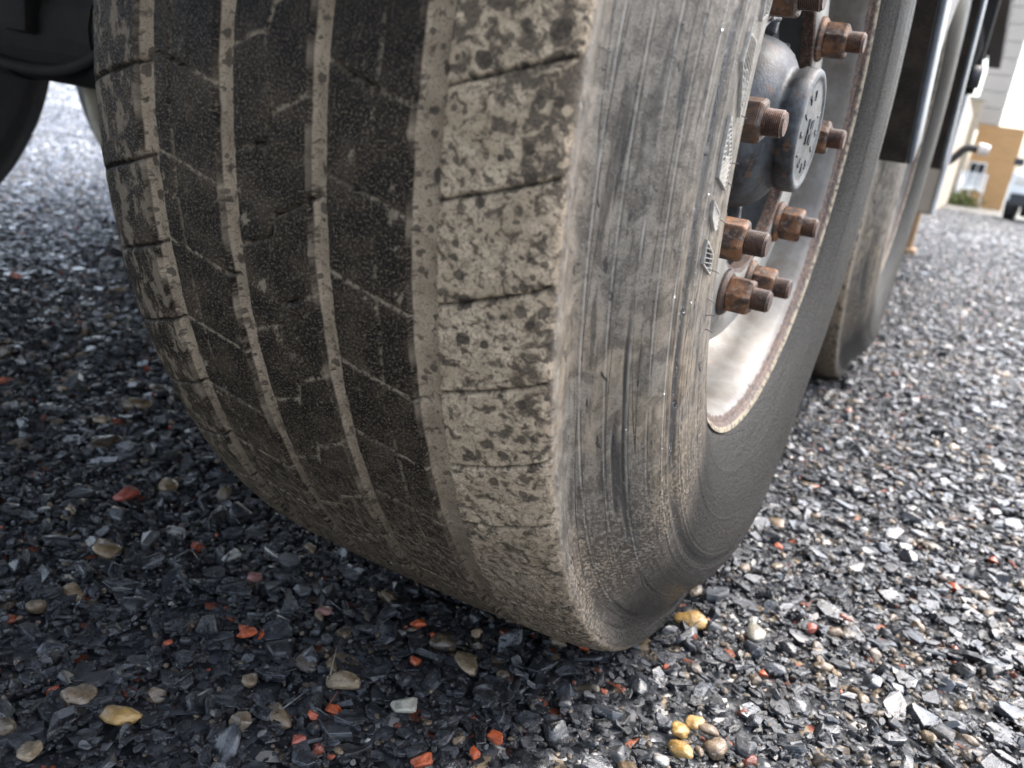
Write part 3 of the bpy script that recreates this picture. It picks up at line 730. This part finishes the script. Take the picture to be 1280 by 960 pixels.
for yy in (0, 1.31):
    for xx in (-.62, -.78, -1.02): lathe_tube('axle_band', (xx, yy, ZC), (xx + .028, yy, ZC), .0835, M['chassis'], trailer)
    bm = bmesh.new(); tube(bm, spline([(-.66, yy - .06, .60), (-.72, yy - .075, .50), (-.84, yy - .07, .455), (-1.0, yy - .07, .46), (-1.15, yy - .04, .50), (-1.2, yy, .62)], 40), .008, 8); bm_obj('air_line', bm, M['chassis'], trailer, True)
    bm = bmesh.new(); add_box(bm, (-.92, yy - .10, .50), (-.86, yy + .05, .66), .01); bm_obj('brake_lever', bm, M['chassis'], trailer)
# mud flap, black tank, beige side box with marker lamp arm, landing leg
fl = box('mud_flap', (-.20, 2.10, .375), (.178, 2.112, 1.02), M['rubber'], trailer, .003)
for k in range(5): box('flap_rib', (-.15 + .07 * k, 2.092, .40), (-.14 + .07 * k, 2.0995, .98), M['rubber'], fl)
bm = bmesh.new(); tube(bm, [(.10, 2.25, .88), (.10, 3.0, .88)], .125, 28); bm_obj('air_tank', bm, M['chassis'], trailer, True)
box('tank_bracket', (.06, 2.42, .75), (.235, 2.47, 1.22), M['chassis'], trailer, .006)
bm = bmesh.new(); tube(bm, [(.20, 2.40, .80), (.245, 2.40, .80)], .035, 20); bm_obj('drain_valve', bm, M['rubber'], trailer, True)
sb = box('side_box', (-.15, 2.75, .335), (.205, 4.3, .80), M['beige'], trailer, .012)
box('box_edge', (.199, 2.738, .335), (.212, 2.752, .80), M['white'], sb, .003)
bm = bmesh.new(); tube(bm, spline([(.19, 3.0, .528), (.215, 3.0, .552), (.24, 3.0, .588), (.262, 3.0, .597), (.29, 3.0, .597)], 14), .0145, 12)
arm = bm_obj('marker_lamp_arm', bm, M['rubber'], trailer, True)
bm = bmesh.new(); tube(bm, [(.288, 3.0, .597), (.300, 3.0, .598), (.318, 3.0, .598), (.330, 3.0, .597)], .026, 20, .018); bm_obj('lamp_lens', bm, M['lens'], arm, True)
lg = box('landing_leg', (-.03, 4.80, .035), (.075, 4.90, 1.2), M['ochre'], trailer, .008)
box('leg_foot', (-.06, 4.74, .004), (.10, 4.96, .034), M['ochre'], lg, .005)
bm = bmesh.new(); tube(bm, spline([(-1.01, .10, .47), (-1.00, .10, .435), (-.992, .10, .41), (-.975, .10, .37), (-.95, .11, .33), (-.90, .12, .31), (-.82, .12, .35), (-.78, .10, .45)], 40), .011, 12); bm_obj('brake_hose', bm, M['hose'], trailer, True)

# ------------------------------------------------------------------ ground
def gz(x, y):
    x = np.asarray(x, float); y = np.asarray(y, float)
    f = sstep(np.hypot(x, y), 0.4, 1.5)
    return -0.27 * sstep(y, 5.0, 26.0) + f * (0.014 * (fbm(x * 1.7 + 9, y * 1.7 + 4, 71, 3) - 0.5)) + 0.006 * (fbm(x * 9 + 3, y * 9 + 1, 81, 2) - .5)
def ground_mesh():
    ax = np.concatenate([-np.geomspace(400, 3, 26), np.arange(-2.9, 3, .05), np.geomspace(3, 400, 26)])
    ay = np.concatenate([-np.geomspace(400, 2, 20), np.arange(-1.95, 4, .05), np.geomspace(4, 30, 40), np.geomspace(33, 600, 14)])
    X, Y = np.meshgrid(ax, ay, indexing='ij'); Z = gz(X, Y) - 0.007
    n_, m_ = X.shape; co = np.stack([X, Y, Z], -1).reshape(-1, 3)
    i, j = np.meshgrid(np.arange(n_ - 1), np.arange(m_ - 1), indexing='ij')
    f = np.stack([i * m_ + j, (i + 1) * m_ + j, (i + 1) * m_ + j + 1, i * m_ + j + 1], -1).reshape(-1, 4)
    me = bpy.data.meshes.new('ground'); me.from_pydata(co.tolist(), [], f.tolist()); return me
ground = link('ground', ground_mesh(), M['ground'], None, True); tag(ground, kind='structure')

def flake(seed):
    r = random.Random(seed); bm = bmesh.new(); n_ = r.randint(4, 7)
    th_ = r.uniform(.13, .26); el = r.uniform(.5, .95)
    for k in range(n_):
        a = 2 * math.pi * (k + r.uniform(-.38, .38)) / n_; q = r.uniform(.38, .56)
        z = th_ * .5 * r.uniform(.7, 1.1)
        bm.verts.new((q * math.cos(a), q * el * math.sin(a), z)); bm.verts.new((q * math.cos(a + .15) * r.uniform(.85, 1.1), q * el * math.sin(a + .15) * r.uniform(.85, 1.1), -z))
    for k in range(3): bm.verts.new((r.uniform(-.2, .2), r.uniform(-.2, .2), th_ * r.uniform(.48, .66)))
    res = bmesh.ops.convex_hull(bm, input=bm.verts)
    bmesh.ops.delete(bm, geom=[v for v in bm.verts if not v.link_faces], context='VERTS')
    bmesh.ops.dissolve_limit(bm, angle_limit=rad(9), verts=bm.verts, edges=bm.edges)
    bmesh.ops.bevel(bm, geom=list(bm.edges), offset=.011, segments=1, affect='EDGES')
    bmesh.ops.recalc_face_normals(bm, faces=bm.faces)
    me = bpy.data.meshes.new('stone'); bm.to_mesh(me); bm.free(); me.materials.append(M['stone']); return me
def chunk(seed):
    r = random.Random(seed); bm = bmesh.new()
    for k in range(16):
        v = Vector((r.gauss(0, 1), r.gauss(0, 1), r.gauss(0, 1))).normalized() * .5; bm.verts.new((v.x, v.y * .8, v.z * .62))
    bmesh.ops.convex_hull(bm, input=bm.verts)
    bmesh.ops.delete(bm, geom=[v for v in bm.verts if not v.link_faces], context='VERTS')
    bmesh.ops.bevel(bm, geom=list(bm.edges), offset=.03, segments=1, affect='EDGES'); bmesh.ops.recalc_face_normals(bm, faces=bm.faces)
    me = bpy.data.meshes.new('stone'); bm.to_mesh(me); bm.free(); me.materials.append(M['stone']); return me
def pebble(seed):
    r = random.Random(seed); bm = bmesh.new(); bmesh.ops.create_icosphere(bm, subdivisions=3, radius=.5)
    o = Vector((r.uniform(0, 50),) * 3); f = (1, r.uniform(.65, .95), r.uniform(.45, .7))
    for v in bm.verts:
        d = 1 + .38 * mnoise.noise(v.co * 1.9 + o) + .10 * mnoise.noise(v.co * 6 + o); v.co = Vector([a * b * d for a, b in zip(v.co, f)])
    me = bpy.data.meshes.new('stone'); bm.to_mesh(me); bm.free(); me.materials.append(M['stone']); me.polygons.foreach_set('use_smooth', [True] * len(me.polygons)); return me
PROTO = [flake(k) for k in range(14)] + [chunk(k) for k in range(100, 106)] + [pebble(k) for k in range(200, 206)]
NF_, NC_, NP_ = 14, 6, 6

def scatter(n, rmin, rmax, smin, smax, pw=1.0):
    """points in the sector the photograph (or a step beside it) can see, denser near"""
    az = RNG.uniform(-YAW - rad(44), -YAW + rad(42), n)
    rr = np.sqrt(RNG.uniform(rmin ** 2, rmax ** 2, n)); x = CAM.x + rr * np.sin(az); y = CAM.y + rr * np.cos(az)
    sz = smin + (smax - smin) * RNG.uniform(0, 1, n) ** 2.2
    return x, y, sz
SECT = rad(86) / 2
def cnt(dens, r0, r1): return int(dens * SECT * (r1 ** 2 - r0 ** 2))
layers = [scatter(cnt(26000, .12, 1.35), .12, 1.35, .0028, .0065), scatter(cnt(7000, 1.35, 2.6), 1.35, 2.6, .0045, .008),
          scatter(cnt(9000, .12, 2.2), .12, 2.2, .006, .013), scatter(cnt(4200, 2.2, 4.5), 2.2, 4.5, .008, .015),
          scatter(cnt(1900, .12, 4.5), .12, 4.5, .012, .026), scatter(cnt(1300, .12, 1.8), .12, 1.8, .019, .036), scatter(cnt(500, 1.8, 3.5), 1.8, 3.5, .020, .034), scatter(cnt(1500, 4.5, 8), 4.5, 8, .012, .026),
          scatter(cnt(260, .12, 1.3), .12, 1.3, .030, .046), scatter(cnt(120, 1.3, 8), 1.3, 8, .028, .046), scatter(cnt(260, 8, 20), 8, 20, .02, .04)]
X = np.concatenate([l[0] for l in layers]); Y = np.concatenate([l[1] for l in layers]); SZ = np.concatenate([l[2] for l in layers])
keep = ~((np.abs(X) < .165 + SZ * .2) & (np.abs(Y) < .135 + SZ)) & ~((np.abs(X) < .165) & (np.abs(Y - 1.31) < .15)) & ~((np.abs(X - TR) < .17) & (np.abs(Y) < .15))
X, Y, SZ = X[keep], Y[keep], SZ[keep]; N = len(X)
u = RNG.uniform(0, 1, N)
patch = fbm(X * 5 + 20, Y * 5 + 7, 33, 3)
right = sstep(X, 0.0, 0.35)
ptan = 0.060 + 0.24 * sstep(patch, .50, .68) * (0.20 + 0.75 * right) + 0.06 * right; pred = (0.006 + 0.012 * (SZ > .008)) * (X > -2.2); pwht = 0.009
kindc = np.where(u < pred, 2, np.where(u < pred + pwht, 3, np.where(u < pred + pwht + ptan, 1, 0)))
g_ = RNG.uniform(0, 1, N) ** 1.6
colr = np.zeros((N, 4), np.float32); colr[:, 3] = 1
bse = np.stack([.0045 + .036 * g_, .0055 + .040 * g_, .0070 + .047 * g_], -1)
tan_ = np.stack([.22 + .16 * g_, .145 + .125 * g_, .070 + .095 * g_], -1) * RNG.uniform(.25, .95, (N, 1))
red_ = np.stack([.52 + .12 * g_, .085 + .04 * g_, .016 + .012 * g_], -1) * RNG.uniform(.3, 1.0, (N, 1))
wht_ = np.stack([.34 + .2 * g_, .33 + .2 * g_, .30 + .18 * g_], -1)
sheen_gain = 1 + 9.0 * sstep(-X, 1.75, 2.9)[:, None]; bse = bse * sheen_gain * (1 + 0.50 * (right * (1 - sstep(Y, 1.5, 4)))[:, None])  # sky sheen put into stone colour, past the trailer and on the right side
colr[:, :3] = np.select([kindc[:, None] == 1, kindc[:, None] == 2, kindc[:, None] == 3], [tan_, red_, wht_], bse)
pidx = np.where(kindc == 0, np.where(RNG.uniform(0, 1, N) < .78, RNG.integers(0, NF_, N), NF_ + RNG.integers(0, NC_, N)),
       np.where(kindc == 2, NF_ + RNG.integers(0, NC_, N), np.where(RNG.uniform(0, 1, N) < .7, NF_ + NC_ + RNG.integers(0, NP_, N), NF_ + RNG.integers(0, NC_, N))))
SZ = np.where(kindc != 0, SZ * (.82 - .22 * right), SZ)
tilt = np.where(RNG.uniform(0, 1, N) < .78, np.abs(RNG.normal(0, rad(13), N)), RNG.uniform(0, rad(75), N))
rx = tilt * np.cos(RNG.uniform(0, 6.28, N)); ry = tilt * np.sin(RNG.uniform(0, 6.28, N)); rz = RNG.uniform(0, 6.28, N)
scl = np.stack([SZ * RNG.uniform(.9, 1.35, N), SZ * RNG.uniform(.75, 1.1, N), SZ * RNG.uniform(.8, 1.3, N)], -1)
Z = gz(X, Y) - .002 + np.where(SZ > .012, RNG.uniform(-.0025, .0035, N), RNG.uniform(-.006, .006, N))
# hand placed noticeable stones: x, y, size, colour kind, prototype
SPEC = [(-.147, -.374, .021, 'o', 15), (-.158, -.368, .012, 'o', 16), (-.139, -.366, .010, 'o', 17), (-.036, -.255, .016, 'o', 18), (-.005, -.307, .013, 'o', 16), (-.014, -.262, .011, 'o', 19), (-.018, -.449, .014, 'r', 15),
        (.103, -.346, .016, 'o', 16), (-.019, -.406, .014, 'o', 17), (-.443, -.267, .030, 'r', 18), (.275, -.106, .014, 'o', 19), (.228, .196, .014, 'o', 15), (.072, -.408, .017, 'o', 18), (.099, -.372, .012, 'o', 16), (-.03, -.42, .010, 'o', 19),
        (-.144, -.513, .022, 'y', 20), (-.163, -.575, .019, 'g', 21), (.187, -.061, .026, 'y', 22), (.239, -.221, .014, 'y', 23), (.252, -.222, .014, 't', 24), (.231, -.241, .017, 'y', 25), (.239, -.265, .019, 'y', 20), (.035, -.279, .024, 'g', 21),
        (.250, -.034, .023, 'w', 22), (-.035, -.375, .026, 'g', 17), (.025, -.365, .022, 'w', 18), (-.43, -.22, .026, 't', 20), (-.36, -.36, .024, 't', 23), (-.10, -.42, .017, 't', 24), (.30, .02, .016, 'r', 16), (-.21, -.30, .018, 'p', 15), (-.12, -.30, .016, 'p', 18)]
SCOL = {'o': (.62, .105, .014), 'r': (.48, .085, .04), 'y': (.56, .33, .085), 'g': (.30, .22, .13), 't': (.28, .19, .10), 'w': (.50, .47, .38), 'p': (.26, .10, .08)}
dcl = np.zeros(N, bool)
for sx, sy, ss, *_ in SPEC: dcl |= (np.hypot(X - sx, Y - sy) < ss * .62) & (SZ > .005)
kp = ~dcl
X, Y, Z, SZ, colr, pidx, rx, ry, rz, scl = (a[kp] for a in (X, Y, Z, SZ, colr, pidx, rx, ry, rz, scl)); N = len(X)
# the stones that show largest become objects of their own
D = np.stack([X - CAM.x, Y - CAM.y, Z - CAM.z], -1); dep = D @ np.array(FWD); px = (D @ np.array(RGT)) / dep; py = (D @ np.array(UPV)) / dep
inv_ = (dep > .1) & (np.abs(px) < .61) & (np.abs(py) < .46) & ~((X < .19) & (X > -.19) & (Y > -.12)) & ~((X < -.17) & (Y > .2))
app = np.where(inv_, SZ / np.maximum(dep, .1), 0); order = np.argsort(-app)
NS = 300 - len(SPEC)
sel = order[:NS]
firsts, rest = [], list(sel)
objs = []
for p_ in range(len(PROTO)):                     # one of each shape first
    i = next((k for k in rest if pidx[k] == p_), None)
    if i is None: i = rest[0]; pidx[i] = p_
    rest.remove(i); firsts.append(i)
stone_col = bpy.data.collections.new('stones'); COL.children.link(stone_col)
def stone_obj(me, loc, rot, sc_, c_, coll):
    o = bpy.data.objects.new('stone', me); coll.objects.link(o); o.location = loc; o.rotation_euler = rot; o.scale = sc_
    o['stone_color'] = [float(v) for v in c_[:3]] ; o.parent = ground; return o
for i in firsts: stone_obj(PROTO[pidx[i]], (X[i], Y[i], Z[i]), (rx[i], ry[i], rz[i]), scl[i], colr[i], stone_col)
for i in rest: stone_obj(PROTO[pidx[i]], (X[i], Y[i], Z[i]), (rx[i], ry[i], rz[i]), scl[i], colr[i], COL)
for sx, sy, ss, c_, p_ in SPEC:
    stone_obj(PROTO[p_], (sx, sy, float(gz(sx, sy)) + ss * .16), (random.uniform(-.25, .25), random.uniform(-.25, .25), random.uniform(0, 6.28)), (ss * 1.3, ss * 1.12, ss), [v * (.68 + .32 * ((sx * 977.0) % 1.0)) for v in SCOL[c_]], COL)
mask = np.ones(N, bool); mask[sel] = False
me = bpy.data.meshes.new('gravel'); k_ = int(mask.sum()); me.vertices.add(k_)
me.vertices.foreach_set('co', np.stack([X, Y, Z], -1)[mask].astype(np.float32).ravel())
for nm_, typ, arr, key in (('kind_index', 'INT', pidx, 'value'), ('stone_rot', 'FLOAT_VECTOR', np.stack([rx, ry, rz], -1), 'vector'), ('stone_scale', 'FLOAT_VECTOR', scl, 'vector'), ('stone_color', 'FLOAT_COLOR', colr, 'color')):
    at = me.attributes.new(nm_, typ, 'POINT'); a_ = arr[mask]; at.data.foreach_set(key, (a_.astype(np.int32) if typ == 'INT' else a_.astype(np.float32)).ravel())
me.materials.append(M['stone'])
gravel = link('gravel', me, None, ground); gravel['kind'] = 'stuff'
ng = bpy.data.node_groups.new('gravel_nodes', 'GeometryNodeTree'); ng.is_modifier = True
ng.interface.new_socket('Geometry', in_out='INPUT', socket_type='NodeSocketGeometry'); ng.interface.new_socket('Geometry', in_out='OUTPUT', socket_type='NodeSocketGeometry')
gi = ng.nodes.new('NodeGroupInput'); go = ng.nodes.new('NodeGroupOutput'); iop = ng.nodes.new('GeometryNodeInstanceOnPoints')
ci = ng.nodes.new('GeometryNodeCollectionInfo'); ci.inputs['Collection'].default_value = stone_col; ci.inputs['Separate Children'].default_value = True; ci.inputs['Reset Children'].default_value = True
def na(nm_, typ):
    n_ = ng.nodes.new('GeometryNodeInputNamedAttribute'); n_.data_type = typ; n_.inputs['Name'].default_value = nm_; return n_.outputs[0]
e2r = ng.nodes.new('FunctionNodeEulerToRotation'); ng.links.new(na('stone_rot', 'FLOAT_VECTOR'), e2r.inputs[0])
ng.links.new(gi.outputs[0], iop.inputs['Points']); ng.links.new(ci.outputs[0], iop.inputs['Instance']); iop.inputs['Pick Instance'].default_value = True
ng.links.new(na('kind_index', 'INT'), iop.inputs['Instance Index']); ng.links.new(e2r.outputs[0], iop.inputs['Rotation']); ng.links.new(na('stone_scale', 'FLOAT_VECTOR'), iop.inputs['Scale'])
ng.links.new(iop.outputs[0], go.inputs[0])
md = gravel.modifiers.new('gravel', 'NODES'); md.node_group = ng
print('stones', N, 'instanced', k_)

# ------------------------------------------------------------------ yard background
def gzf(x, y): return float(gz(x, y))
HY = 26.0; zb = gzf(0, 26) - .02
house = empty('house', (0.2, HY, zb)); tag(house, 'orange brick house with pale beige cladding above, beyond the gravel yard', 'house')
def hbox(name, lo, hi, mat, par=house, bev=0.0):
    o = empty  # local coordinates of the house
    return box(name, lo, hi, mat, par, bev)
hbox('wall', (-.30, 0, 0), (.80, 4, 2.12), M['brick'])
hbox('upper_wall', (-.50, .06, 2.12), (.145, 4, 6.5), M['white'])
for k in range(9):
    hbox('cladding_panel', (-.52, 0, 2.135 + k * .415), (.165, .055, 2.135 + k * .415 + .385), M['clad'], house, .008)
wn = hbox('window', (-.235, -.03, .50), (.12, -.002, 1.12), M['glass'])
for lo, hi in (((-.27, -.05, 1.12), (.155, .0, 1.16)), ((-.27, -.06, .45), (.155, .0, .50)), ((-.27, -.05, .50), (-.235, .0, 1.12)), ((.12, -.05, .50), (.155, .0, 1.12)), ((-.07, -.045, .50), (-.05, -.004, 1.12))):
    hbox('window_frame', lo, hi, M['white'], wn)
gw = box('garden_wall', (-3.5, 25.0, gzf(-2, 25) - .1), (-.155, 25.3, 2.35), M['tanbrick']); tag(gw, 'tan brick wall left of the orange house, cut off by the trailer', 'wall')
box('coping', (-3.55, 24.95, 2.351), (-.10, 25.35, 2.42), M['clad'], gw)
# shrub at the wall foot
sh_ = empty('shrub', (-.05, 24.2, gzf(0, 24.2))); tag(sh_, 'low yellow-green shrub at the foot of the tan wall', 'shrub')
bm = bmesh.new()
for k in range(420):
    v = Vector((random.gauss(0, .22), random.gauss(0, .15), abs(random.gauss(.0, .16)))); q = Matrix.Translation(v) @ Euler((random.uniform(0, 6), random.uniform(0, 6), 0)).to_matrix().to_4x4()
    a = [q @ Vector(c) for c in ((-.03, 0, 0), (0, .05, 0), (.03, 0, 0), (0, -.05, 0))]; bm.faces.new([bm.verts.new(c) for c in a])
bm_obj('foliage', bm, M['leaf'], sh_)
bm = bmesh.new(); tube(bm, [(0, 0, -.02), (.02, 0, .2)], .02, 6); bm_obj('stem', bm, M['deck'], sh_)
# white garden chairs beside the window
for q, (cx_, cy2) in enumerate(((-.02, 24.7), (.28, 24.9))):
    ch_ = empty('garden_chair', (cx_, cy2, gzf(cx_, cy2))); tag(ch_, ('white garden chair by the tan wall next to the shrub', 'white garden chair under the house window')[q], 'chair')
    box('seat', (-.19, -.18, .40), (.19, .18, .43), M['white'], ch_, .01)
    for k in range(4): box('backrest_slat', (-.17 + k * .095, .16, .45), (-.12 + k * .095, .18, .86), M['white'], ch_)
    for a in (-.17, .14):
        for b in (-.17, .14): box('leg', (a, b, 0), (a + .03, b + .03, .40), M['white'], ch_)

# parked car at the right edge
def make_car(loc, rz):
    c = empty('parked_car', loc); c.rotation_euler = (0, 0, rz); tag(c, 'white car with black tyres parked on the yard before the orange house', 'car')
    # outline of the body along its length (x), extruded across (y) with tumblehome
    lowp = [(-2.1, .32), (-2.14, .62), (-2.08, .90), (-1.1, .97), (.95, 1.0), (2.02, .96), (2.10, .60), (2.06, .30)]
    topp = [(-1.05, .96), (-.45, 1.40), (.10, 1.49), (1.25, 1.46), (1.75, 1.22), (1.98, .97)]
    def extr(name, pts, w0, w1, mat):
        bm = bmesh.new(); zmin = min(p[1] for p in pts); zmax = max(p[1] for p in pts); L = []
        for sgn in (-1, 1):
            L.append([bm.verts.new((x, sgn * (w0 + (w1 - w0) * (z - zmin) / (zmax - zmin)), z)) for x, z in pts])
        n_ = len(pts); bm.faces.new(L[0]); bm.faces.new(L[1][::-1])
        for k in range(n_): bm.faces.new((L[0][k], L[1][k], L[1][(k + 1) % n_], L[0][(k + 1) % n_]))
        bmesh.ops.recalc_face_normals(bm, faces=bm.faces); bmesh.ops.bevel(bm, geom=list(bm.edges), offset=.05, segments=3, affect='EDGES')
        return auto_smooth(bm_obj(name, bm, mat, c), 30)
    extr('body', lowp, .86, .86, M['white']); extr('cabin', topp, .80, .62, M['glass'])
    box('roof', (-.35, -.60, 1.455), (1.35, .60, 1.515), M['white'], c, .02)
    for x_ in (-1.35, 1.30):
        for sgn in (-1, 1):
            wh = empty('wheel', (x_, sgn * .80, .32), c); wh.rotation_euler = (0, 0, math.pi / 2 * sgn)
            lathe('tyre', [(-.09, .20), (-.10, .28), (-.085, .31), (.085, .31), (.10, .28), (.09, .20)], M['rubber'], wh, 40)
            lathe('rim', [(.05, .205), (.07, .19), (.04, .12), (.06, .05), (.06, 0)], M['lip'], wh, 40)
    for sgn in (-1, 1): box('headlight', (-2.155, sgn * .62 - .17, .66), (-2.07, sgn * .62 + .17, .80), M['lens'], c, .02)
    for sgn in (-1, 1): box('wing_mirror', (-.75, sgn * .98 - .08, .98), (-.62, sgn * .98 + .08, 1.12), M['rubber'], c, .03)
    box('bumper', (-2.17, -.80, .28), (-2.06, .80, .50), M['rubber'], c, .03)
    box('number_plate', (-2.185, -.26, .40), (-2.172, .26, .51), M['blue'], c)
M['blue'] = mat_plain('blue_sticker', (0.03, 0.12, 0.55), (0.03, 0.10, 0.5), 0.4)
make_car((1.93, 18.9, gzf(1.6, 18)), rad(82))
